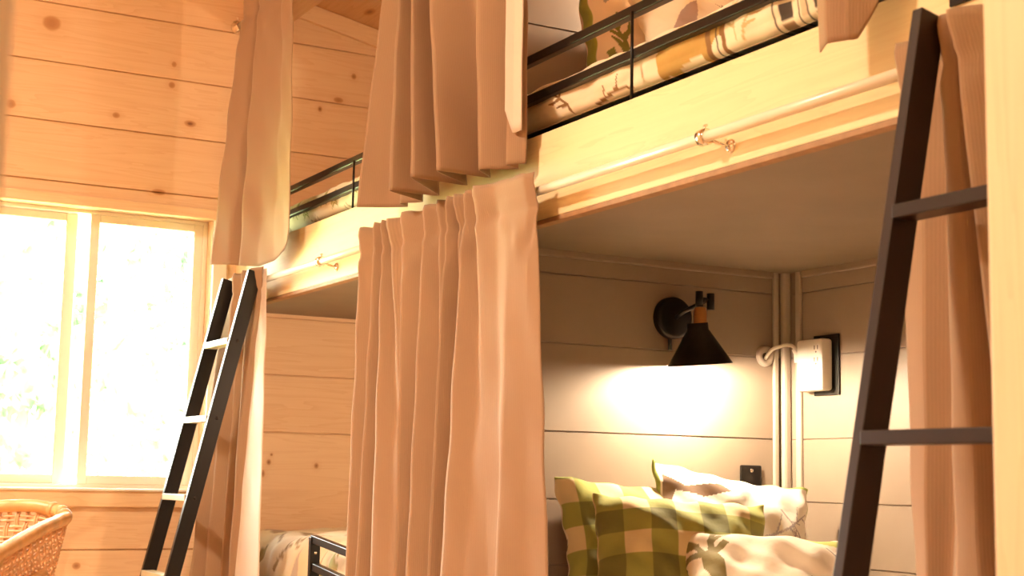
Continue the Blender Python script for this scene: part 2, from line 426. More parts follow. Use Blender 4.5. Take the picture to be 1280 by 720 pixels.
def cloth(name, ctrl, ztop, zhem, zref, mat, parent=None, rows=70, n=10, wr=.002, seed=0, heading=0, power=.85, thick=.0025):
    """ctrl rows: (y_top, x_top, y_low, x_low[, z_hem]) along the cloth's width; shape runs from the top row to the low row, reached at zref"""
    c = np.array([list(q) + [zhem] * (5 - len(q)) for q in ctrl], float)
    top = pleat(c[:, [0, 1]], n); low = pleat(c[:, [2, 3, 4]], n)
    N = len(top); V = np.zeros((rows + 1, N, 3)); r = np.random.default_rng(seed)
    ph = r.uniform(0, 6.28, 8)
    arc = np.concatenate([[0], np.cumsum(np.linalg.norm(np.diff(low[:, :2], axis=0), axis=1))])
    for j in range(rows + 1):
        v = j / rows
        z = ztop + (low[:, 2] - ztop) * v
        w = np.clip((ztop - z) / (ztop - zref), 0, 1.12) ** power
        y = top[:, 0] * (1 - w) + low[:, 0] * w; x = top[:, 1] * (1 - w) + low[:, 1] * w
        wrk = wr * (np.sin(arc * 31 + z * 9 + ph[0]) * np.sin(z * 13 + arc * 7 + ph[1]) + .6 * np.sin(arc * 17 - z * 21 + ph[2]) * np.sin(z * 5 + ph[3]))
        x = x + wrk * min(1, v * 5 + .1); y = y + .8 * wrk * np.sin(z * 8 + ph[4]) * min(1, v * 5)
        zz = z.copy()
        if heading:
            d = (ztop - z)
            x = x - .006 * np.exp(-((d - heading * .25) / (heading * .22)) ** 2) + .006 * np.exp(-((d - heading) / .012) ** 2)
            x = x - .0045 * np.exp(-((d - heading * (1.5 + .5 * np.sin(arc * 19 + ph[6]))) / .03) ** 2) * np.sin(arc * 55 + ph[7] + d * 22)
            if j == 0: zz = zz + .0015 * np.sin(arc * 60 + ph[5])
        V[j, :, 0] = x; V[j, :, 1] = y; V[j, :, 2] = zz
    me = bpy.data.meshes.new(name)
    verts = V.reshape(-1, 3); idx = np.arange((rows + 1) * N).reshape(rows + 1, N)
    faces = np.stack([idx[:-1, :-1], idx[:-1, 1:], idx[1:, 1:], idx[1:, :-1]], -1).reshape(-1, 4)
    me.from_pydata(verts.tolist(), [], faces.tolist())
    uvl = me.uv_layers.new(name='UVMap')
    U = np.tile(arc, (rows + 1, 1)).reshape(-1); Z = V[:, :, 2].reshape(-1)
    li = np.zeros(len(me.loops), int); me.loops.foreach_get('vertex_index', li)
    uvl.data.foreach_set('uv', np.stack([U[li], Z[li]], -1).reshape(-1))
    me.polygons.foreach_set('use_smooth', [True] * len(me.polygons)); me.materials.append(mat)
    o = bpy.data.objects.new(name, me); COL.objects.link(o)
    sd = o.modifiers.new('thickness', 'SOLIDIFY'); sd.thickness = thick; sd.offset = 0
    if parent: o.parent = parent
    return o

def deepen(c, k=1.25):
    return [(a, b, y, min(1.798, max(1.645, 1.737 + (x - 1.737) * k))) for a, b, y, x in c]
# lower curtains in the middle: far bay panel and near bay panel
c_ll = cloth('curtain', deepen([(4.12, 1.742, 4.095, 1.75), (4.085, 1.705, 4.075, 1.70), (4.03, 1.748, 4.01, 1.78), (3.975, 1.705, 3.967, 1.69), (3.95, 1.748, 3.92, 1.78),
                (3.92, 1.705, 3.895, 1.70), (3.905, 1.748, 3.83, 1.73), (3.886, 1.705, 3.78, 1.75), (3.83, 1.748, 3.745, 1.75), (3.77, 1.700, 3.705, 1.69),
                (3.70, 1.748, 3.665, 1.79), (3.645, 1.735, 3.645, 1.79)]), 1.497, .05, .5, M_curtain, seed=1, heading=.085, rows=110)
tag(c_ll, 'tan lower curtain hanging in narrow folds left of the wider lower curtain', 'curtain')
c_lr = cloth('curtain', deepen([(3.64, 1.742, 3.66, 1.78), (3.63, 1.705, 3.63, 1.69), (3.59, 1.748, 3.56, 1.765), (3.55, 1.705, 3.535, 1.735), (3.52, 1.748, 3.52, 1.74), (3.49, 1.705, 3.50, 1.69),
                (3.47, 1.748, 3.47, 1.775), (3.45, 1.705, 3.455, 1.775), (3.415, 1.748, 3.435, 1.785), (3.38, 1.705, 3.41, 1.685), (3.35, 1.748, 3.33, 1.715), (3.325, 1.698, 3.27, 1.735),
                (3.25, 1.725, 3.20, 1.735), (3.18, 1.728, 3.15, 1.70), (3.11, 1.730, 3.06, 1.735), (3.09, 1.745, 2.995, 1.745)]), 1.497, .05, .5, M_curtain, seed=2, heading=.085, rows=110)
tag(c_lr, 'tan lower curtain with a wide flat pleat covering the left of the lit nook', 'curtain')
# upper curtain in the middle
c_uc = cloth('curtain', [(3.88, 1.72, 3.99, 1.65), (3.845, 1.735, 3.945, 1.725), (3.835, 1.755, 3.90, 1.775), (3.83, 1.70, 3.86, 1.735), (3.815, 1.755, 3.80, 1.775), (3.80, 1.69, 3.70, 1.625), (3.79, 1.755, 3.69, 1.775),
                (3.775, 1.69, 3.50, 1.60), (3.755, 1.755, 3.515, 1.775), (3.70, 1.695, 3.385, 1.62), (3.56, 1.755, 3.39, 1.78), (3.37, 1.695, 3.31, 1.705), (3.30, 1.75, 3.25, 1.785), (3.25, 1.73, 3.225, 1.74), (3.17, 1.748, 3.185, 1.775)],
             2.56, 1.54, 1.54, M_curtain, seed=3, heading=.085, rows=80)
tag(c_uc, 'tan upper curtain with broad open-hemmed folds hanging above the two middle lower curtains', 'curtain')
cloth('lining', [(3.225, 1.722, 3.225, 1.732, 1.68), (3.19, 1.732, 3.205, 1.745, 1.62), (3.163, 1.738, 3.172, 1.752, 1.62)], 2.54, 1.6, 1.54, M_lining, c_uc, rows=40, wr=.001, seed=4)['label'] = 'white lining turned out along the edge'
# far upper curtain
c_uf = cloth('curtain', [(5.27, 1.70, 5.33, 1.622, 1.525), (5.19, 1.72, 5.25, 1.67, 1.52), (5.17, 1.755, 5.22, 1.73, 1.515), (5.12, 1.705, 5.19, 1.69, 1.512), (5.03, 1.72, 5.10, 1.735, 1.50),
                (4.95, 1.745, 5.00, 1.755, 1.51), (4.91, 1.71, 4.90, 1.755, 1.535), (4.84, 1.725, 4.785, 1.735, 1.585)], 2.56, 1.51, 1.51, M_curtain, seed=5, heading=.085, rows=80, wr=.004)
tag(c_uf, 'tan upper curtain gathered over the far ladder beside the pine window wall', 'curtain')
# far lower curtain with its white lining
c_lf = cloth('curtain', [(5.46, 1.74, 5.42, 1.63), (5.38, 1.748, 5.38, 1.73), (5.30, 1.71, 5.345, 1.665), (5.26, 1.748, 5.28, 1.77), (5.20, 1.71, 5.24, 1.69), (5.16, 1.748, 5.22, 1.76), (5.11, 1.71, 5.185, 1.70), (5.06, 1.742, 5.165, 1.735)],
             1.495, .05, .42, M_curtain, seed=6, heading=.085, rows=90)
tag(c_lf, 'tan lower curtain gathered behind the far ladder, white lining showing', 'curtain')
cloth('lining', [(5.075, 1.742, 5.19, 1.722), (5.062, 1.745, 5.08, 1.728), (5.05, 1.748, 4.925, 1.722)], 1.49, .05, .42, M_lining, c_lf, rows=50, wr=.002, seed=7)['label'] = 'white lining'
# near lower curtain behind the near ladder
c_ln = cloth('curtain', [(1.835, 1.742, 1.815, 1.745), (1.78, 1.748, 1.775, 1.73), (1.705, 1.756, 1.74, 1.755), (1.682, 1.69, 1.685, 1.71), (1.668, 1.70, 1.64, 1.71), (1.662, 1.752, 1.60, 1.755), (1.650, 1.675, 1.545, 1.68),
                (1.60, 1.715, 1.50, 1.72), (1.56, 1.75, 1.46, 1.755), (1.50, 1.69, 1.43, 1.70), (1.40, 1.74, 1.38, 1.75)], 1.500, .05, .6, M_curtain, seed=8, heading=.085, rows=90)
tag(c_ln, 'tan ribbed lower curtain hanging behind the near ladder beside the pine end wall', 'curtain')
# near upper curtain, hem caught up over the guard rail
c_un = cloth('curtain', [(2.05, 1.72, 2.012, 1.725, 1.528), (2.00, 1.70, 1.965, 1.70, 1.528), (1.95, 1.72, 1.93, 1.715, 1.528), (1.92, 1.73, 1.916, 1.728, 1.53), (1.86, 1.75, 1.895, 1.75, 1.585), (1.80, 1.71, 1.87, 1.765, 1.66), (1.72, 1.75, 1.82, 1.77, 1.74), (1.64, 1.71, 1.76, 1.76, 1.78), (1.5, 1.74, 1.66, 1.77, 1.80)],
             2.56, 1.53, 1.53, M_curtain, seed=9, heading=.085, rows=80)
tag(c_un, 'tan upper curtain corner hanging above the near ladder at the top right', 'curtain')

# ------------------------------------------------------------------ prints painted on cloth (pure colour, no shading)
CREAM = (.86, .74, .56)
OLIVE = (.20, .21, .045); BROWN = (.25, .12, .035); GOLD = (.50, .30, .075); GREY = (.38, .32, .31); DARK = (.06, .04, .03); GREEN = (.34, .42, .08); MAUVE = (.45, .32, .28)
def inside(P, poly):
    x, y = P[:, 0], P[:, 1]; r = np.zeros(len(P), bool); n = len(poly)
    for i in range(n):
        (x0, y0), (x1, y1) = poly[i], poly[i - 1]
        if y0 == y1: continue
        r ^= ((y0 > y) != (y1 > y)) & (x < (x1 - x0) * (y - y0) / (y1 - y0) + x0)
    return r
def stroke(P, pts, w0, w1):
    r = np.zeros(len(P), bool); n = len(pts) - 1
    for i in range(n):
        a = np.array(pts[i], float); b = np.array(pts[i + 1], float); d = b - a
        t = np.clip(((P - a) @ d) / max(d @ d, 1e-9), 0, 1); q = np.linalg.norm(P - a - t[:, None] * d, axis=1)
        r |= q < (w0 + (w1 - w0) * (i + t) / n)
    return r
def xf(pts, c, s, a=0, flip=False):
    ca, sa = math.cos(a), math.sin(a); o = []
    for x, y in pts:
        if flip: x = -x
        o.append((c[0] + s * (x * ca - y * sa), c[1] + s * (x * sa + y * ca)))
    return o
ANTLER = [[(0, 0), (.05, .25), (.2, .5), (.42, .7), (.55, 1)], [(.05, .25), (.3, .35), (.45, .38)], [(.2, .5), (.12, .75), (.2, .95)], [(.42, .7), (.36, .9), (.40, 1.1)], [(.2, .5), (.5, .52), (.7, .6)]]
HEAD = [(-.12, .35), (-.35, .5), (-.42, .38), (-.16, .2), (-.2, -.05), (-.15, -.45), (-.1, -.6), (.1, -.6), (.15, -.45), (.2, -.05), (.16, .2), (.42, .38), (.35, .5), (.12, .35)]
BEAR = [(-1, -.5), (-1.02, .1), (-.85, .45), (-.5, .62), (-.1, .55), (.3, .5), (.55, .56), (.75, .5), (1.0, .2), (1.02, .05), (.75, -.02), (.62, -.15), (.6, -.6), (.4, -.6), (.35, -.2), (-.2, -.25), (-.4, -.35), (-.45, -.6), (-.7, -.6), (-.72, -.35)]
LEAF = [(0, 0), (.3, .14), (.65, .13), (1, 0), (.65, -.10), (.3, -.12)]
class Print:
    def __init__(s, base=CREAM): s.base = base; s.ops = []
    def poly(s, pts, c): s.ops.append(('p', pts, c)); return s
    def line(s, pts, w0, w1, c): s.ops.append(('l', pts, w0, w1, c)); return s
    def antlers(s, c, sz, col, a=0, both=True, w=.022):
        for fl in ((False, True) if both else (False,)):
            for b in ANTLER: s.line(xf([(x + .12, y) for x, y in b], c, sz, a, fl), w * sz * 2, w * sz * .6, col)
        return s
    def deer(s, c, sz, col, a=0):
        s.antlers((c[0] - .35 * sz * math.sin(a), c[1] + .35 * sz * math.cos(a)), sz * .8, col, a, w=.04); s.poly(xf(HEAD, c, sz, a), col); return s
    def branch(s, c, sz, col, a=0, k=1):
        s.line(xf([(0, 0), (.5, .08), (1, .3)], c, sz, a), .024 * sz * k, .008 * sz * k, col)
        for x, y, dx, dy in ((.3, .05, .15, .25), (.5, .08, .2, -.2), (.7, .16, .12, .25), (.85, .22, .2, -.08)):
            s.line(xf([(x, y), (x + dx, y + dy)], c, sz, a), .015 * sz * k, .005 * sz * k, col)
        return s
    def tree(s, c, sz, col):
        for k in range(5):
            y = k * .2; w = .42 * (1 - k * .18)
            s.line(xf([(-w, y), (0, y + .26), (w, y)], c, sz), .05 * sz, .05 * sz, col)
        return s.line(xf([(0, -.2), (0, 1)], c, sz), .03 * sz, .02 * sz, col)
    def check(s, box, pitch, cols): s.ops.append(('c', box, pitch, cols)); return s
    def __call__(s, P):
        C = np.tile(np.array(s.base), (len(P), 1))
        for o in s.ops:
            if o[0] == 'p':
                C[inside(P, o[1])] = o[2]
            elif o[0] == 'l': C[stroke(P, o[1], o[2], o[3])] = o[4]
            else:
                x0, x1, y0, y1 = o[1]; mk = (P[:, 0] > x0) & (P[:, 0] < x1) & (P[:, 1] > y0) & (P[:, 1] < y1)
                a = (np.floor(P[:, 0] / o[2]) % 2).astype(int); b = (np.floor(P[:, 1] / o[2]) % 2).astype(int)
                for k in range(3):
                    q = mk & ((a + b) == k); C[q] = o[3][k]
        return C
def paint(me, C):
    at = me.color_attributes.new('print', 'FLOAT_COLOR', 'POINT')
    at.data.foreach_set('color', np.concatenate([C, np.ones((len(C), 1))], 1).astype(np.float32).reshape(-1))

def plaid_pillow_print(P):
    """olive and cream gingham"""
    a = np.floor(P[:, 0] / .068 + .35) % 2; b = np.floor(P[:, 1] / .068 + .2) % 2
    C = np.zeros((len(P), 3)); k = a + b
    C[k == 0] = (.74, .60, .33); C[k == 1] = (.33, .33, .075); C[k == 2] = (.17, .16, .035)
    return C

def pillow(name, w, h, t, front, back, loc, rot, label, seed=0, flange=0.0, lean=0.0, sag=.0, nu=170, nv=120, piping=None, ears=.10):
    """w x h cushion of thickness t standing in its own x-z plane, front to -y"""
    r = np.random.default_rng(seed); ph = r.uniform(0, 6.28, 12)
    u = np.linspace(-1, 1, nu); v = np.linspace(-1, 1, nv); U, Vv = np.meshgrid(u, v)
    def side(sg):
        e = (np.clip(1 - np.abs(U) ** 2.6, 0, 1) ** .55) * (np.clip(1 - np.abs(Vv) ** 2.6, 0, 1) ** .55)
        pinch = 1 - ears * (np.cos(U * PI / 2) ** 1.2) * (np.abs(Vv) ** 3)     # edges bow in, corners stay as ears
        pinch2 = 1 - ears * (np.cos(Vv * PI / 2) ** 1.2) * (np.abs(U) ** 3)
        X = U * w / 2 * pinch2; Z = Vv * h / 2 * pinch
        wr = .012 * np.sin(U * 5 + Vv * 3 + ph[0]) * np.sin(Vv * 4 - U * 2 + ph[1]) + .007 * np.sin(U * 13 + ph[2] + 3 * Vv) * np.sin(Vv * 9 + ph[3])
        edge = np.clip(1 - e, 0, 1) ** 2
        wr2 = .010 * np.sin(U * 16 + ph[6]) * edge * np.abs(Vv) + .010 * np.sin(Vv * 15 + ph[7]) * edge * np.abs(U)
        Yy = sg * (t / 2 * e + .002) + (wr * e if sg else 0) + wr2
        Yy = Yy + lean * (U * U) * .03
        Z = Z - sag * (U ** 2) * h * .2
        return np.stack([X, Yy, Z], -1)
    A = side(-1); B = side(1); n = nu * nv
    verts = np.concatenate([A.reshape(-1, 3), B.reshape(-1, 3)])
    idx = np.arange(n).reshape(nv, nu)
    fa = np.stack([idx[:-1, :-1], idx[:-1, 1:], idx[1:, 1:], idx[1:, :-1]], -1).reshape(-1, 4); fb = fa[:, ::-1] + n
    rim = list(idx[0, :]) + list(idx[1:, -1]) + list(idx[-1, -2::-1]) + list(idx[-2:0:-1, 0])
    fr_ = [(rim[i - 1], rim[i - 1] + n, rim[i] + n, rim[i]) for i in range(len(rim))]
    me = bpy.data.meshes.new(name); me.from_pydata(verts.tolist(), [], fa.tolist() + fb.tolist() + fr_)
    me.polygons.foreach_set('use_smooth', [True] * len(me.polygons)); me.materials.append(M_print)
    P = np.stack([U.reshape(-1) * w / 2, Vv.reshape(-1) * h / 2], -1)
    CA, CB = front(P), back(P)
    if piping is not None:
        rimmask = (np.abs(P[:, 0]) > w / 2 - .008) | (np.abs(P[:, 1]) > h / 2 - .008); CA[rimmask] = piping; CB[rimmask] = piping
    paint(me, np.concatenate([CA, CB]))
    o = bpy.data.objects.new(name, me); COL.objects.link(o); o.location = loc; o.rotation_euler = rot
    return tag(o, label, 'pillow')

def mattress(name, x0, x1, y0, y1, z0, z1, pr, label, seed=0, rad=.05, wr=.005, step=.0045, extra=None):
    """rounded mattress in a fitted printed cover, extruded along y; print coordinates: (y, arc up the front and over the top)"""
    prof = []
    prof += [(x1, z0)]
    prof += [(x0 + rad * .5, z0)]
    for k in range(7):
        a = PI / 2 * k / 6; prof.append((x0 + rad * .5 * (1 - math.sin(a)), z0 + rad * .5 * (1 - math.cos(a))))
    nf = 26
    for k in range(1, nf): prof.append((x0 - .006 * math.sin(PI * k / nf), z0 + rad * .5 + (z1 - rad - z0 - rad * .5) * k / nf))
    for k in range(10):
        a = PI / 2 * k / 9; prof.append((x0 + rad * (1 - math.cos(a)), z1 - rad * (1 - math.sin(a))))
    nt_ = 60
    for k in range(1, nt_ + 1): prof.append((x0 + rad + (x1 - x0 - rad) * k / nt_, z1 + .012 * math.sin(PI * k / nt_)))
    prof += [(x1, z0 + .01)]
    prof = np.array(prof); arc = np.concatenate([[0], np.cumsum(np.linalg.norm(np.diff(prof, axis=0), axis=1))]); arc = arc - arc[2]
    ny = int((y1 - y0) / step); ys = np.linspace(y0, y1, ny)
    r = np.random.default_rng(seed); ph = r.uniform(0, 6.28, 8)
    nrm = np.gradient(prof, axis=0); nrm = np.stack([-nrm[:, 1], nrm[:, 0]], -1); nrm /= np.linalg.norm(nrm, axis=1)[:, None] + 1e-9
    Yg, Ag = np.meshgrid(ys, arc, indexing='ij')
    d = wr * (np.sin(Yg * 23 + Ag * 9 + ph[0]) * np.sin(Ag * 30 + ph[1]) + .6 * np.sin(Yg * 61 + Ag * 25 + ph[2]) * np.sin(Yg * 5 + ph[3]))
    d *= np.clip(Ag / .05, 0, 1)
    inn = np.clip(np.minimum(Yg - y0, y1 - Yg) / .06, 0, 1); endr = np.sqrt(1 - (1 - inn) ** 2)
    cen = np.array([(x0 + x1) / 2, (z0 + z1) / 2])
    V = np.zeros((ny, len(arc), 3))
    for k, c in ((0, 0), (2, 1)):
        base = prof[:, c][None, :] + d * nrm[:, c][None, :]
        V[:, :, k] = base if k == 0 else z0 + (base - z0) * (.75 + .25 * endr)
    V[:, :, 1] = Yg
    n = ny * len(arc); idx = np.arange(n).reshape(ny, len(arc))
    f = np.stack([idx[:-1, :-1], idx[:-1, 1:], idx[1:, 1:], idx[1:, :-1]], -1).reshape(-1, 4).tolist()
    m_ = len(arc)
    f += [(idx[i, m_ - 1], idx[i, 0], idx[i + 1, 0], idx[i + 1, m_ - 1]) for i in range(ny - 1)]
    f += [tuple(idx[0, ::-1]), tuple(idx[-1, :])]
    me = bpy.data.meshes.new(name); me.from_pydata(V.reshape(-1, 3).tolist(), [], f)
    me.polygons.foreach_set('use_smooth', [True] * len(me.polygons)); me.materials.append(M_print)
    paint(me, pr(np.stack([Yg.reshape(-1), Ag.reshape(-1)], -1)))
    o = bpy.data.objects.new(name, me); COL.objects.link(o)
    return tag(o, label, 'mattress')

# upper near mattress: bear in gold plaid, antlers, black and cream plaid block
pr = Print()
pr.poly(xf(BEAR, (2.60, .055), .125, 0, True), GOLD)
pr.check((2.44, 2.73, -.05, .11), .05, (GOLD, (.40, .22, .05), (.30, .16, .04))) if False else None
pr.line([(2.50, .0), (2.50, .09)], .004, .004, DARK).line([(2.475, .0), (2.48, .09)], .008, .008, BROWN).line([(2.53, .0), (2.53, .09)], .008, .008, BROWN)
pr.antlers((2.42, .03), .10, (.62, .45, .22), .2).antlers((3.10, .02), .11, BROWN, -.3, both=False).antlers((2.80, .09), .06, GREY, -.5)
pr.antlers((2.33, .10), .06, DARK, .5, both=False)
pr.line([(3.0, .01), (2.9, .03), (2.84, .02)], .006, .003, BROWN).line([(2.96, .015), (2.95, .05)], .003, .002, BROWN).line([(2.9, .03), (2.88, .06)], .003, .002, BROWN)
PLD = (.84, .66, .50)
for k, yc in enumerate((2.265, 2.165, 2.065)):
    pr.poly([(yc - .018, .028), (yc + .018, .028), (yc + .018, .066), (yc - .018, .066)], DARK)
    pr.poly([(yc - .018, .0), (yc + .018, .0), (yc + .018, .02), (yc - .018, .02)], (.30, .17, .08)).poly([(yc - .018, .072), (yc + .018, .072), (yc + .018, .085), (yc - .018, .085)], (.45, .33, .26))
    for dy in (-.036, .036): pr.line([(yc + dy, -.01), (yc + dy, .09)], .0028, .0028, DARK)
    pr.poly([(yc - .066, .02), (yc - .042, .02), (yc - .042, .07), (yc - .066, .07)], (.70, .48, .32))
for k in range(14):
    pr.antlers((YN + .1 + k * .17, .24 + .3 * ((k * 7) % 5) / 5), .09, (BROWN, OLIVE, GREY)[k % 3], k)
mattress('bunk_mattress', X1 + .045, X2 - .02, YN + .04, Y2 - .015, ZF + .045, 1.785, pr, 'top bunk mattress printed with antlers, brown bear and dark plaid behind black rail', seed=1, wr=.004)
# upper far mattress: sketched pines and deer
pr = Print((.86, .78, .58))
for k in range(22):
    y = Y2 + .25 + k * .09
    (pr.tree((y, .015 + .02 * (k % 3)), .06, (.42, .40, .14)) if k % 3 else pr.antlers((y, .03), .06, (.35, .26, .12), .3 * k))
for k in range(10): pr.branch((Y2 + .3 + k * .19, .17 + .05 * (k % 3)), .10, (.40, .30, .16), k)
mattress('bunk_mattress', X1 + .045, X2 - .02, Y2 + DT + .015, Y1 - .02, ZF + .028, 1.758, pr, 'top bunk mattress sprinkled with little sketched trees near the window wall', seed=2)
# lower far mattress
pr = Print((.88, .76, .55))
pr.branch((4.86, .10), .30, (.42, .30, .10), 2.6, 1.8).branch((5.16, .14), .22, (.40, .27, .12), 2.2, 1.8).branch((5.45, .33), .5, (.42, .30, .16), 2.9, 1.8)
pr.branch((4.66, .10), .30, (.42, .38, .14), 1.9, 1.8).line([(5.40, .0), (5.41, .08), (5.37, .15), (5.30, .19)], .035, .030, (.30, .22, .07)).poly(xf(LEAF, (5.52, .30), .28, 2.2), (.45, .32, .22))
pr.poly(xf(LEAF, (4.62, .06), .16, .9), (.32, .30, .08)).poly(xf(LEAF, (4.98, .04), .20, 1.9), (.62, .52, .44)).branch((5.0, .45), .4, (.40, .30, .18), .4, 1.8).branch((5.3, .5), .3, (.40, .30, .18), 1.4, 1.8)
LMZ = .515
mattress('bunk_mattress', X1 + .05, X2 - .02, Y2 + DT + .015, Y1 - .025, .30, LMZ + .02, pr, 'lower bunk mattress with brown branch print between the far curtains', seed=3, rad=.09, wr=.006)
# lower near mattress
pr = Print((.88, .76, .58))
for k in range(16): pr.antlers((YN + .2 + k * .14, .1 + .5 * ((k * 3) % 7) / 7), .1, (BROWN, OLIVE, GREY)[k % 3], k * 1.3)
mattress('bunk_mattress', X1 + .05, X2 - .02, YN + .04, Y2 - .015, .22, .405, pr, 'lower bunk mattress under the pillows in the grey nook', seed=4, rad=.07)
# lower bed boxes carrying the mattresses
for lab, y0, y1, dz in (('pine lower bunk base under the pillows in the grey nook', YN + .005, Y2 - .005, -.08), ('pine lower bunk base under the branch print mattress', Y2 + DT + .005, Y1 - .005, 0)):
    t = empty('lower_bunk', lab, 'bunk bed', None, (X1 + .5, (y0 + y1) / 2, 0))
    off(beam_y('front_board', X1, X1 + .038, y0, y1, .06, .33 + dz, M_fascia, t), t)
    off(beam_y('slat_deck', X1 + .04, X2 - .005, y0, y1, .24 + dz, .299 + dz, M_deck, t), t)
    for yy in (y0 + .1, y1 - .1): off(beam_y('leg', X1 + .06, X1 + .14, yy - .04, yy + .04, 0, .24 + dz, M_fascia, t), t)
    for yy in (y0 + .1, y1 - .1): off(beam_y('leg', X2 - .14, X2 - .06, yy - .04, yy + .04, 0, .24 + dz, M_fascia, t), t)

# ------------------------------------------------------------------ guard rails
def bar(a, b, w=.024, h=.024, bev=.003, m=0, mb_=None):
    """box bar from a to b"""
    a = Vector(a); b = Vector(b); d = b - a; L_ = d.length; mb_ = mb_ or MB()
    q = d.to_track_quat('X', 'Z').to_matrix().to_4x4()
    mb_.box((0, -w / 2, -h / 2), (L_, w / 2, h / 2), m, bev, Matrix.Translation(a) @ q); return mb_
def guard_rail(label, y0, y1, zt, zb, zfoot, spindles, x=1.842):
    t = empty('guard_rail', label, 'guard rail', None, (x, (y0 + y1) / 2, zb))
    off(bar((x, y0, zt), (x, y1, zt)).build('top_rail', M_black, t), t)
    off(bar((x, y0, zb), (x, y1, zb)).build('bottom_rail', M_black, t), t)
    for y in (y0 + .012, y1 - .012): off(bar((x, y, zfoot), (x, y, zt - .012)).build('post', M_black, t), t)
    for y in spindles:
        s = MB(); s.tube([(x - .013, y, zfoot - .0), (x - .013, y, zt - .005)], .0038, 10); off(s.build('spindle', M_black, t), t)
    return t
g1 = guard_rail('black guard rail of the top bunk with the moose pillow', 1.62, 3.44, 1.842, 1.736, ZF + .001, [2.79])
b = MB(); b.box((X1 - .006, 1.715, 1.560), (X1 - .001, 1.775, 1.66), bevel=.001)
b.box((X1 - .006, 1.715, 1.655), (1.85, 1.775, 1.661), bevel=.001); off(b.build('hook_plate', M_black, g1), g1)
guard_rail('black guard rail of the top bunk between the two upper curtains', Y2 + .2, 5.30, 1.792, 1.702, ZF + .001, [4.455])
# lower far guard rail, slightly splayed into the room
t = empty('guard_rail', 'black guard rail end in front of the branch print mattress', 'guard rail', None, (1.815, 4.62, .3))
off(bar((1.80, 4.615, .19), (1.80, 4.615, .552), .024, .034).build('post', M_black, t), t)
off(bar((1.80, 4.625, .545), (1.775, 3.75, .47), .024, .026).build('top_rail', M_black, t), t)
off(bar((1.80, 4.603, .455), (1.775, 3.75, .375), .024, .026).build('bottom_rail', M_black, t), t)
s = MB(); s.lathe([(0, .003), (.004, .003), (.005, 0)], (1.80, 4.602, .50), (0, -1, 0), 12); off(s.build('screw', M_chrome, t), t)
off(bar((1.775, 3.765, .19), (1.775, 3.765, .46), .024, .024).build('post', M_black, t), t)

# ------------------------------------------------------------------ ladders
def ladder(label, ya, yb, foot_x, slope, ztop, rungs, mats, w=.05, d=.022, screws=True):
    """two rails at y=ya (near) and yb (far), leaning towards the bunk"""
    lm, rm = mats
    t = empty('ladder', label, 'ladder', None, (foot_x, (ya + yb) / 2, 0))
    X = lambda z: foot_x + slope * z
    ang = math.atan(slope); cs = math.cos(ang)
    for y in (ya, yb):
        m_ = MB(); hw = w / 2 / cs
        v = []
        for yy in (y - d / 2, y + d / 2):
            v += [(X(0) - hw, yy, 0), (X(0) + hw, yy, 0), (X(ztop) + hw, yy, ztop - .012), (X(ztop) - hw, yy, ztop)]
        m_.add(v, [(0, 1, 2, 3), (7, 6, 5, 4), (0, 4, 5, 1), (1, 5, 6, 2), (2, 6, 7, 3), (3, 7, 4, 0)])
        r = off(m_.build('rail', lm, t), t)
        bv = r.modifiers.new('bevel', 'BEVEL'); bv.width = .002; bv.segments = 2
        if screws:
            for z in rungs:
                s_ = MB(); s_.lathe([(0, .003), (.005, .003), (.006, 0)], (X(z) + .004, y - d / 2 if y == ya else y - d / 2, z), (0, -1, 0), 12); off(s_.build('screw', M_chrome if z == rungs[0] else lm, r), r)
    for z in rungs:
        m_ = MB(); lo, hi = min(ya, yb) + d / 2 - .001, max(ya, yb) - d / 2 + .001
        m_.box((X(z) - w / 2 - .004, lo, z - .011), (X(z) + w / 2 - .006, hi, z + .011), bevel=.002)
        off(m_.build('rung', rm, t), t)
    return t
ladder('black ladder with rungs coloured pale as glare in front of the window', 5.10, 5.40, 1.378, .231, 1.487, [.115, .39, .665, .945, 1.225], (M_black, M_rung_glare))
ladder('dark brown ladder leaning on the bunk beside the pine end wall', 1.36, 1.70, 1.385, .198, 1.512, [.11, .47, .822, 1.172], (M_brownblack, M_brownblack))

# ------------------------------------------------------------------ wall lamp in the near lower nook
LX, LZ = 2.456, 1.225
t = empty('wall_lamp', 'black cone reading lamp with brass socket on the grey divider', 'lamp', None, (LX, Y2, LZ))
m_ = MB(); m_.lathe([(0, .030), (.050, .030), (.058, .026), (.061, .018), (.061, 0)], (LX, Y2, LZ), (0, -1, 0), 48); off(m_.build('backplate', M_lampblack, t), t)
m_ = MB(); m_.lathe([(0, .03), (.006, .03), (.006, 0)], (LX - .01, Y2 - .012, LZ - .063), (0, 0, -1), 12); off(m_.build('switch', M_lampblack, t), t)
SX, SY = 2.470, 3.402
m_ = MB()
m_.tube([(LX, Y2 - .028, LZ + .0), (LX + .002, Y2 - .055, LZ + .012), (SX + .016, SY + .02, 1.262), (SX + .016, SY, 1.266)], .0065, 12)
off(m_.build('arm', M_lampblack, t), t)
m_ = MB(); m_.lathe([(0, .0), (.011, .0), (.011, .044), (0, .044)], (SX - .004, SY, 1.248), (0, 0, 1), 20)
m_.tube([(SX, SY, 1.272), (SX + .035, SY - .002, 1.270)], .005, 10)
m_.lathe([(0, 0), (.011, 0), (.011, .046), (0, .046)], (SX + .034, SY - .002, 1.242), (0, 0, 1), 20)
off(m_.build('knob', M_lampblack, t), t)
m_ = MB(); m_.lathe([(0, 0.055), (.012, .055), (.0175, .052), (.0175, .044), (.019, .043), (.019, .010), (.021, .008), (.021, 0)], (SX, SY, 1.192), (0, 0, 1), 32); off(m_.build('socket', M_brass, t), t)
m_ = MB()
tilt = (-.115, -.035, 1)
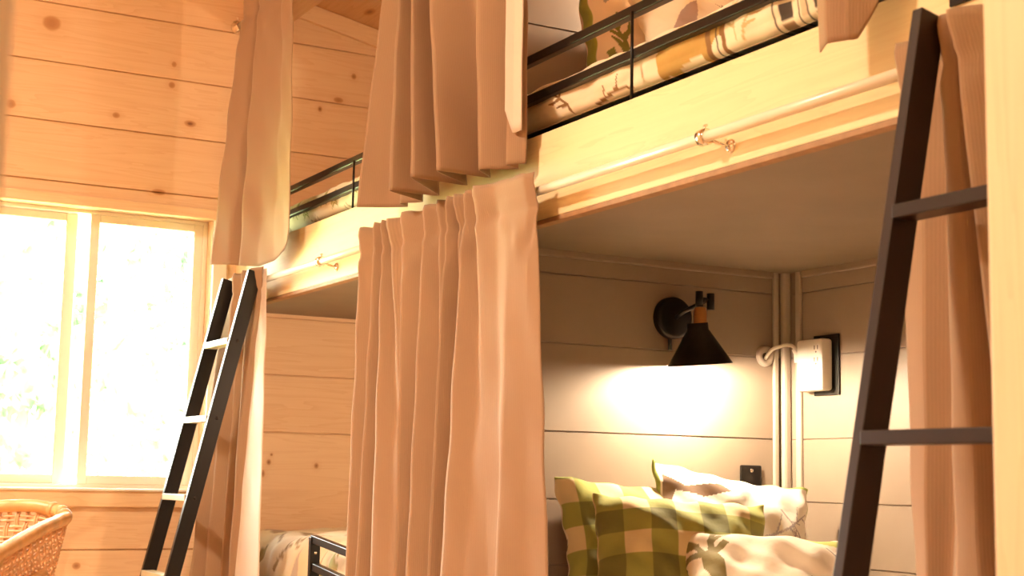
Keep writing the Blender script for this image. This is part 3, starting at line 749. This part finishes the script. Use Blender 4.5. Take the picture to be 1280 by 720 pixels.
prof = [(.002, .118), (.030, .118), (.031, .098), (.034, .094), (.0905, .003), (.092, 0), (.089, .0005), (.0325, .090), (.028, .096), (.002, .110)]
m_.lathe(prof[:6], (SX, SY, 1.083), tilt, 56, 0); m_.lathe(prof[5:], (SX, SY, 1.083), tilt, 56, 1)
off(m_.build('shade', [M_lampblack, M_shadein], t), t)
bm_, nt, p = newmat('bulb_glow'); p.inputs['Emission Color'].default_value = (1, .80, .52, 1); p.inputs['Emission Strength'].default_value = 6; p.inputs['Base Color'].default_value = (.9, .85, .7, 1)
m_ = MB(); m_.lathe([(.001, -.026), (.012, -.022), (.019, -.012), (.021, 0), (.018, .012), (.012, .024), (.010, .045)], (SX, SY, 1.150), (0, 0, 1), 24); off(m_.build('bulb', bm_, t), t)

# the same fitting serves the top bunk of the near bay, just above the picture's edge
lower_lamp = t
def copy_tree(o, parent=None):
    c = o.copy(); COL.objects.link(c)
    if parent: c.parent = parent
    for ch in list(o.children): copy_tree(ch, c)
    return c
def far_fill_lamp(dz, label):  # unseen lamp copies added to brighten the pine wall of the far bay
    c = copy_tree(lower_lamp); c.rotation_euler.z = PI; c.location = (LX, Y2 + DT, LZ + dz); c['label'] = label
far_fill_lamp(0, 'unseen cone lamp added to brighten the far lower bunk'); far_fill_lamp(1.12, 'unseen cone lamp added to brighten the far top bunk')
up = copy_tree(lower_lamp); up.location.z += 1.12; up['label'] = 'black cone reading lamp above the top bunk with the moose pillow'
# ------------------------------------------------------------------ electrical things
GX, GZ = 2.800, 1.134
t = empty('extension_lead', 'white power cord curving from a round wall grommet to the white adapter', 'cord', None, (GX, Y2, GZ))
m_ = MB(); m_.lathe([(.010, .004), (.016, .012), (.026, .013), (.031, .008), (.032, 0)], (GX, Y2, GZ), (0, -1, 0), 32)
m_.lathe([(0, .003), (.011, .004)], (GX, Y2, GZ), (0, -1, 0), 24, 1); off(m_.build('grommet', [M_greytrim, M_slot], t), t)
m_ = MB(); m_.tube(catmull([(GX, Y2 - .003, GZ - .008), (GX + .005, Y2 - .03, GZ + .018), (GX + .025, Y2 - .06, GZ + .030), (GX + .04, Y2 - .075, GZ + .030), (2.848, 3.438, 1.150), (2.848, 3.432, 1.135)], 8).tolist(), .0055, 10); off(m_.build('cable', M_plastic, t), t)
m_ = MB(); m_.tube([(2.846, 3.446, 1.152), (2.848, 3.437, 1.140), (2.848, 3.435, 1.112)], [.008, .010, .009], 12); off(m_.build('plug', M_plastic, t), t)
t = empty('power_adapter', 'white plug-in power adapter with sockets on the grey side wall', 'adapter', None, (X2, 3.39, 1.1))
m_ = MB(); m_.box((X2 - .050, 3.312, 1.024), (X2 - .008, 3.428, 1.176), bevel=.009); off(smooth_by_angle(m_.build('body', M_plastic, t)), t)
m_ = MB()
for zz in (1.150, 1.115, 1.080):
    for dy in (-.007, .007): m_.box((X2 - .0504, 3.338 + dy - .0015, zz - .006), (X2 - .0496, 3.338 + dy + .0015, zz + .006))
    m_.lathe([(0, .0004), (.0028, .0004)], (X2 - .050, 3.338, zz - .013), (-1, 0, 0), 10)
off(m_.build('socket_slots', M_slot, t), t)
t2 = empty('wall_plate', 'black wall plate behind the white power adapter', 'wall plate', None, (X2, 3.37, 1.1))
m_ = MB(); m_.box((X2 - .007, 3.290, 1.012), (X2 - .0005, 3.40, 1.190), bevel=.002); off(m_.build('cover', M_lampblack, t2), t2)
t3 = empty('wall_outlet', 'small black outlet plate on the grey divider just above the pillows', 'outlet', None, (2.745, Y2, .77))
m_ = MB(); m_.box((2.705, Y2 - .009, .695), (2.783, Y2 - .0005, .806), bevel=.004); off(m_.build('cover', M_lampblack, t3), t3)
m_ = MB(); m_.lathe([(0, .002), (.004, .002), (.0055, 0)], (2.745, Y2 - .009, .790), (0, -1, 0), 16); off(m_.build('screw', M_chrome, t3), t3)

# ------------------------------------------------------------------ pillows
def P_(base=CREAM): return Print(base)
pr_white = P_((.90, .84, .74)).poly([(-.225, .165), (-.16, .13), (-.06, .150), (-.03, .125), (-.11, .10), (-.19, .115), (-.21, .06), (-.02, .06), (.0, .025), (-.23, .0)], (.16, .09, .05)).branch((.05, .0), .2, GREY, .3).branch((.12, .10), .14, GREY, -1.0).antlers((.22, -.02), .08, GREY, .3)
pr_white.poly(xf(LEAF, (.27, .05), .05, 1), GOLD).poly(xf(LEAF, (.31, -.03), .05, 1.8), GOLD)
pr_front = P_((.88, .74, .58)).deer((-.17, .02), .15, (.22, .17, .05), .15).poly(xf(LEAF, (.07, .17), .20, -.25), (.46, .46, .10)).branch((.14, .10), .17, DARK, -1.2).branch((.26, .06), .16, DARK, -1.4).branch((.0, -.1), .2, BROWN, .2)
pr_back = P_((.80, .70, .54)).branch((-.2, 0), .2, DARK, 1.2).branch((.1, .05), .2, DARK, .4).antlers((-.28, .0), .1, DARK, 0)
pr_moose = P_((.86, .70, .54)).deer((-.19, -.14), .16, (.20, .20, .045), -.5).antlers((.2, .0), .1, BROWN, .3).branch((-.2, .1), .2, GREY, .6)
pr_up2 = P_((.88, .76, .58)).poly(xf(LEAF, (-.20, -.12), .22, 1.1), MAUVE).poly(xf(LEAF, (-.14, -.12), .2, .5), MAUVE).antlers((.02, -.03), .10, BROWN, 0).branch((.1, .1), .16, DARK, -.5)
R = math.radians
pillow('pillow', .54, .40, .15, plaid_pillow_print, pr_back, (2.305, 3.40, .56), (R(-18), R(2), R(-8)), 'olive and cream checked pillow standing rearmost left against the grey divider', 1, ears=.09)
pillow('pillow', .46, .38, .17, plaid_pillow_print, pr_back, (2.245, 3.17, .54), (R(-30), R(3), R(-24)), 'olive and cream checked pillow in front of the other checked pillow', 2, ears=.05)
pillow('pillow', .48, .42, .14, pr_white, pr_back, (2.515, 3.31, .585), (R(-24), R(9), R(-14)), 'white printed pillow with brown band and pointed corner below the black outlet', 3, ears=.10, piping=(.30, .36, .07))
pillow('pillow', .48, .38, .17, pr_front, pr_back, (2.375, 2.955, .488), (R(-52), R(2), R(-26)), 'cream pillow with olive deer head lying frontmost in the nook', 4, ears=.12)
pillow('pillow', .50, .40, .16, pr_moose, pr_moose, (2.285, 3.38, 1.955), (R(-12), R(0), R(8)), 'cream pillow with green moose head behind the top guard rail', 5, ears=.06, piping=(.30, .32, .06))
pillow('pillow', .50, .40, .16, pr_up2, pr_up2, (2.36, 3.14, 1.93), (R(-35), R(2), R(-10)), 'cream antler print pillow right of the moose pillow on the top bunk', 6, ears=.08)

# ------------------------------------------------------------------ rattan armchair
t = empty('rattan_chair', 'woven rattan armchair below the window at the left edge', 'chair', None, (.40, 3.35, 0))
fd = Vector((-.43, -.90, 0)).normalized(); sd_ = Vector((.90, -.43, 0)).normalized()      # facing direction, its right-hand side in the photo
corner = Vector((.742, 3.40, 0))
def cpt(a, b, z): p_ = corner - sd_ * a + fd * b; return (p_.x, p_.y, z)
W = .56
rim = [cpt(W + .01, .50, .59), cpt(W + .005, .34, .61), cpt(W, .16, .628), cpt(W - .02, .04, .638), cpt(W - .08, -.03, .642), cpt(W / 2 + .1, -.055, .664), cpt(W / 2 - .1, -.05, .668),
       cpt(.09, -.028, .671), cpt(.028, -.008, .661), cpt(.002, .03, .648), cpt(.004, .10, .640), cpt(.006, .22, .629), cpt(.008, .36, .612), cpt(.012, .50, .592), cpt(.02, .56, .578)]
rimS = catmull(rim, 12)
m_ = MB(); m_.tube(rimS.tolist(), .0145, 14); off(m_.build('top_rail', M_rattan, t), t)
b = MB()
for i in (94, 100, 106):
    p0 = Vector(rimS[i]); d0 = (Vector(rimS[i + 1]) - Vector(rimS[i - 1])).normalized()
    b.lathe([(.015, -.006), (.0172, -.004), (.0172, .004), (.015, .006)], p0, d0, 16)
off(b.build('cane_wrap', M_rattan, t), t)
# woven shell below the rail: over-under strands, tapering inwards to the seat ring
s_arc = np.concatenate([[0], np.cumsum(np.linalg.norm(np.diff(rimS, axis=0), axis=1))]); Ltot = s_arc[-1]
cen = np.array(cpt(W / 2, .22, 0))
def shell(s_, t_):
    p_ = np.array([np.interp(s_, s_arc, rimS[:, k]) for k in range(3)])
    q = p_.copy(); q[:2] = cen[:2] + (p_[:2] - cen[:2]) * (1 - .20 * t_); q[2] = p_[2] - .012 - (p_[2] - .012 - .33) * t_
    return q
def shell_n(s_, t_):
    q = shell(s_, t_); d_ = q[:2] - cen[:2]; d_ = d_ / np.linalg.norm(d_); return np.array([d_[0], d_[1], 0])
wv = MB(); NV = int(Ltot / .024); NH = 14
s_cor = [float(s_arc[k]) for k in (12 * 8, 12 * 3 + 4)]
def dense(s_): return any(abs(s_ - c_) < .05 for c_ in s_cor)
vs = [(i + .5) * Ltot / NV for i in range(NV)]
for j in range(NH):
    tt = (j + .7) / NH
    for off_ in (-.16, .16):
        pts = []
        for i, s_ in enumerate(np.linspace(0, Ltot, NV * 2 + 1)):
            ph_ = (i // 2 + (j // 1)) % 2
            amp = .0035 * math.cos(PI * (s_ / (Ltot / NV) - .5)) * (1 if j % 2 else -1)
            if dense(s_): amp = .006
            pts.append(shell(s_, tt + off_ / NH * 1.3) + shell_n(s_, tt) * (-amp))
        wv.tube(pts, .0030, 5)
for i, s_ in enumerate(vs):
    for o_ in (-.0028, .0028):
        pts = []
        for k in range(NH * 2 + 1):
            tt = k / (NH * 2)
            amp = .0035 * math.cos(PI * (tt * NH - .7)) * (1 if i % 2 else -1)
            pts.append(shell(min(Ltot, max(0, s_ + o_)), tt) + shell_n(s_, tt) * amp)
        wv.tube(pts, .0028, 5)
for c_ in s_cor:                                            # wrapped corner stakes
    for k in range(40):
        tt = (k + .5) / 40
        pts = [shell(c_ + ds, tt) + shell_n(c_, tt) * (.007 - abs(ds) * .06) for ds in np.linspace(-.055, .055, 9)]
        wv.tube(pts, .0038, 5)
off(wv.build('woven_back', M_weave, t), t)
# lower side rail inside, seat ring, seat, legs
m_ = MB(); m_.tube(catmull([cpt(.004, .19, .532), cpt(.004, .24, .528), cpt(.006, .32, .520), cpt(.012, .50, .508)], 8).tolist(), .0125, 12); off(m_.build('side_rail', M_rattan, t), t)
m_ = MB(); m_.tube(catmull([cpt(W - .004, .10, .532), cpt(W - .004, .18, .528), cpt(W - .006, .32, .520), cpt(W - .012, .50, .508)], 8).tolist(), .0125, 12); off(m_.build('side_rail', M_rattan, t), t)
ring = [cpt(.075, .10, .35), cpt(.075, .46, .35), cpt(.13, .53, .35), cpt(W - .13, .53, .35), cpt(W - .075, .46, .35), cpt(W - .075, .10, .35), cpt(W - .13, .04, .35), cpt(.13, .04, .35)]
ringS = catmull(ring + [ring[0]], 6)[:-1]
m_ = MB(); m_.tube(ringS.tolist(), .015, 10, closed=True); off(m_.build('seat_frame', M_rattan, t), t)
m_ = MB(); cv = np.array(cpt(W / 2, .285, .0))
sv = []; n_r = len(ringS)
for zz, k in ((.345, .97), (.365, 1.0), (.385, .98), (.395, .90), (.40, .0)):
    for q in ringS: sv.append((cv[0] + (q[0] - cv[0]) * k, cv[1] + (q[1] - cv[1]) * k, zz))
sf = [(a * n_r + i, a * n_r + (i + 1) % n_r, (a + 1) * n_r + (i + 1) % n_r, (a + 1) * n_r + i) for a in range(4) for i in range(n_r)]
m_.add(sv, sf, 0, True); off(m_.build('seat', M_weave, t), t)
for a, b_ in ((.10, .10), (.10, .48), (W - .10, .10), (W - .10, .48)):
    m_ = MB(); m_.tube([cpt(a, b_, .35), cpt(a - .01, b_, .18), cpt(a - .02, b_ + (.02 if b_ > .3 else -.02), 0)], [.015, .015, .014], 12); off(m_.build('leg', M_rattan, t), t)
m_ = MB(); m_.tube([cpt(.012, .50, .59), cpt(.05, .52, .47), cpt(.09, .49, .34)], .014, 12); off(m_.build('arm_support', M_rattan, t), t)
m_ = MB(); m_.tube([cpt(W + .008, .50, .59), cpt(W - .05, .52, .47), cpt(W - .09, .49, .34)], .014, 12); off(m_.build('arm_support', M_rattan, t), t)

# ------------------------------------------------------------------ outdoors: lawn and leafy trees beyond the window
M_grass = simple('grass', (.42, .52, .18), .9, noise=.3, scale=3)
M_bark = simple('bark', (.32, .26, .18), .9, noise=.3, scale=20)
leafm = []
for k, c in enumerate(((.085, .16, .085), (.12, .21, .11), (.07, .13, .07))):
    m, nt, p = newmat('leaf'); p.inputs['Base Color'].default_value = (*c, 1); p.inputs['Roughness'].default_value = .6
    tr = nt.nodes.new('ShaderNodeBsdfTranslucent'); tr.inputs[0].default_value = (*[min(1, q * 1.3) for q in c], 1)
    mx = nt.nodes.new('ShaderNodeMixShader'); mx.inputs[0].default_value = .45
    nt.links.new(p.outputs[0], mx.inputs[1]); nt.links.new(tr.outputs[0], mx.inputs[2]); nt.links.new(mx.outputs[0], nt.nodes['Material Output'].inputs[0]); leafm.append(m)
g = MB(); g.box((-30, Y1 + .3, -.9), (45, 60, -.8)); struct(g.build('ground_outside', M_grass))
def tree(x, y, h, r, label, k):
    t = empty('tree', label, 'tree', 'trees beyond the window', (x, y, -.8))
    m_ = MB(); m_.tube([(x, y, -.8), (x + .1, y, h * .3), (x - .05, y + .1, h * .7), (x, y, h)], [.16, .12, .07, .02], 8)
    rr = np.random.default_rng(k + 20)
    for q in range(9):
        z0 = h * (.2 + .08 * q); a = q * 2.4
        m_.tube([(x, y, z0), (x + r * .5 * math.cos(a), y + r * .5 * math.sin(a), z0 + .25), (x + r * .9 * math.cos(a), y + r * .9 * math.sin(a), z0 + .3)], [.04, .025, .008], 5)
    off(m_.build('trunk', M_bark, t), t)
    c = MB(); n_ = 2600
    for q in range(n_):
        cl_ = rr.integers(0, 26); rs = np.random.default_rng(1000 * k + cl_)
        ang = rs.uniform(0, 6.28); rad_ = r * rs.uniform(.2, 1); zc = h * rs.uniform(.12, 1.05)
        p_ = np.array([x + rad_ * math.cos(ang), y + rad_ * math.sin(ang), zc]) + rr.normal(0, .28, 3) * np.array([1, 1, .5])
        E_ = Euler(rr.uniform(0, 6.28, 3)).to_matrix(); s_ = rr.uniform(.06, .13)
        c.add([Vector(p_) + E_ @ Vector(w_) * s_ for w_ in ((-1, 0, 0), (0, .5, .1), (1, 0, 0), (0, -.5, .1))], [(0, 1, 2, 3)])
    off(c.build('foliage', leafm[k % 3], t), t)
tree(2.1, 13.0, 4.6, 1.5, 'pale green tree left of the window mullion', 0)
tree(3.6, 15.0, 5.5, 1.6, 'leafy tree in the right-hand pane', 1)
tree(5.2, 17.5, 5.0, 1.7, 'leafy tree at the right edge of the window', 2)
tree(2.6, 20.0, 7.0, 2.0, 'tall tree far behind the left-hand pane', 3)
tree(1.2, 11.0, 2.2, 1.1, 'low leafy bush at the left edge of the window', 4)
tree(4.3, 22.0, 6.0, 2.0, 'tall tree far behind the right-hand pane', 5)

# ------------------------------------------------------------------ light
w = bpy.data.worlds.new('World'); S.world = w; w.use_nodes = True
bg = w.node_tree.nodes['Background']; bg.inputs[0].default_value = (1.0, .985, .93, 1); bg.inputs[1].default_value = 26.0
def light(name, typ, loc, energy, col, **k):
    d = bpy.data.lights.new(name, typ); d.energy = energy; d.color = col
    for a, b_ in k.items():
        if a not in ('rot',): setattr(d, a, b_)
    o = bpy.data.objects.new(name, d); COL.objects.link(o); o.location = loc
    if 'rot' in k: o.rotation_euler = k['rot']
    return o
po = light('window_portal', 'AREA', ((WX0 + WX1) / 2, Y1 + WT + .03, (WZ0 + WZ1) / 2), 1, (1, 1, 1), shape='RECTANGLE', size=WX1 - WX0, size_y=WZ1 - WZ0, rot=(R(-90), 0, 0))
po.data.cycles.is_portal = True
light('bulb_light', 'POINT', (SX, SY - .002, 1.094), 25, (1, .80, .56), shadow_soft_size=.022)
light('bulb_light', 'POINT', (SX, SY - .002, 1.094 + 1.12), 14, (1, .80, .56), shadow_soft_size=.022)
for dz_ in (0, 1.12): light('bulb_light', 'POINT', (2 * LX - SX, 2 * Y2 + DT - SY, 1.094 + dz_), 20 - 8 * dz_, (1, .72, .48), shadow_soft_size=.022)  # added fill light inside the far bunks, from lamps out of view
light('ceiling_lamp', 'AREA', (-.9, 3.0, 3.14), 86, (1, .83, .62), shape='DISK', size=.35)
light('ceiling_lamp', 'AREA', (.7, -.1, 2.84), 11, (1, .86, .66), shape='DISK', size=.35)  # added fill lamp out of view, brightening the near end wall

for lx, ly, lab in ((-.9, 3.0, 'round cream ceiling light over the middle of the room'), (.7, -.1, 'cream housing added above the unseen fill lamp near the doorway')):  # second housing is added only to carry the unseen fill lamp
    t = empty('ceiling_light', lab, 'ceiling light', None, (lx, ly, ceil_z(lx)))
    m_ = MB(); m_.lathe([(0, 0), (.20, 0), (.20, -.10), (.185, -.105), (.185, -.06), (0, -.06)], (lx, ly, ceil_z(lx) - .005), (0, 0, 1), 40); off(m_.build('housing', M_vinyl, t), t)
# ------------------------------------------------------------------ camera
Rm = ((0.87630248, 0.07860949, 0.47530464), (-0.48138384, 0.10382789, 0.87033865), (0.019067, -0.9914839, 0.12882597))
cd = bpy.data.cameras.new('camera'); cam = bpy.data.objects.new('camera', cd); COL.objects.link(cam)
M4 = Matrix(((Rm[0][0], -Rm[0][1], -Rm[0][2], 0), (Rm[1][0], -Rm[1][1], -Rm[1][2], 0), (Rm[2][0], -Rm[2][1], -Rm[2][2], H), (0, 0, 0, 1)))
cam.matrix_world = M4
cd.sensor_width = 36; cd.lens = 1844.15 / 1280 * 36; cd.clip_start = .02; cd.clip_end = 200
cd.dof.use_dof = True; cd.dof.focus_distance = 4.1; cd.dof.aperture_fstop = 6.3
S.camera = cam
S.view_settings.view_transform = 'Standard'; S.view_settings.look = 'None'; S.view_settings.gamma = 1; S.view_settings.use_curve_mapping = False
S.view_settings.exposure = 0.82
S.cycles.use_denoising = True
S.cycles.max_bounces = 10; S.cycles.diffuse_bounces = 5; S.cycles.transparent_max_bounces = 12
S.cycles.sample_clamp_indirect = 8
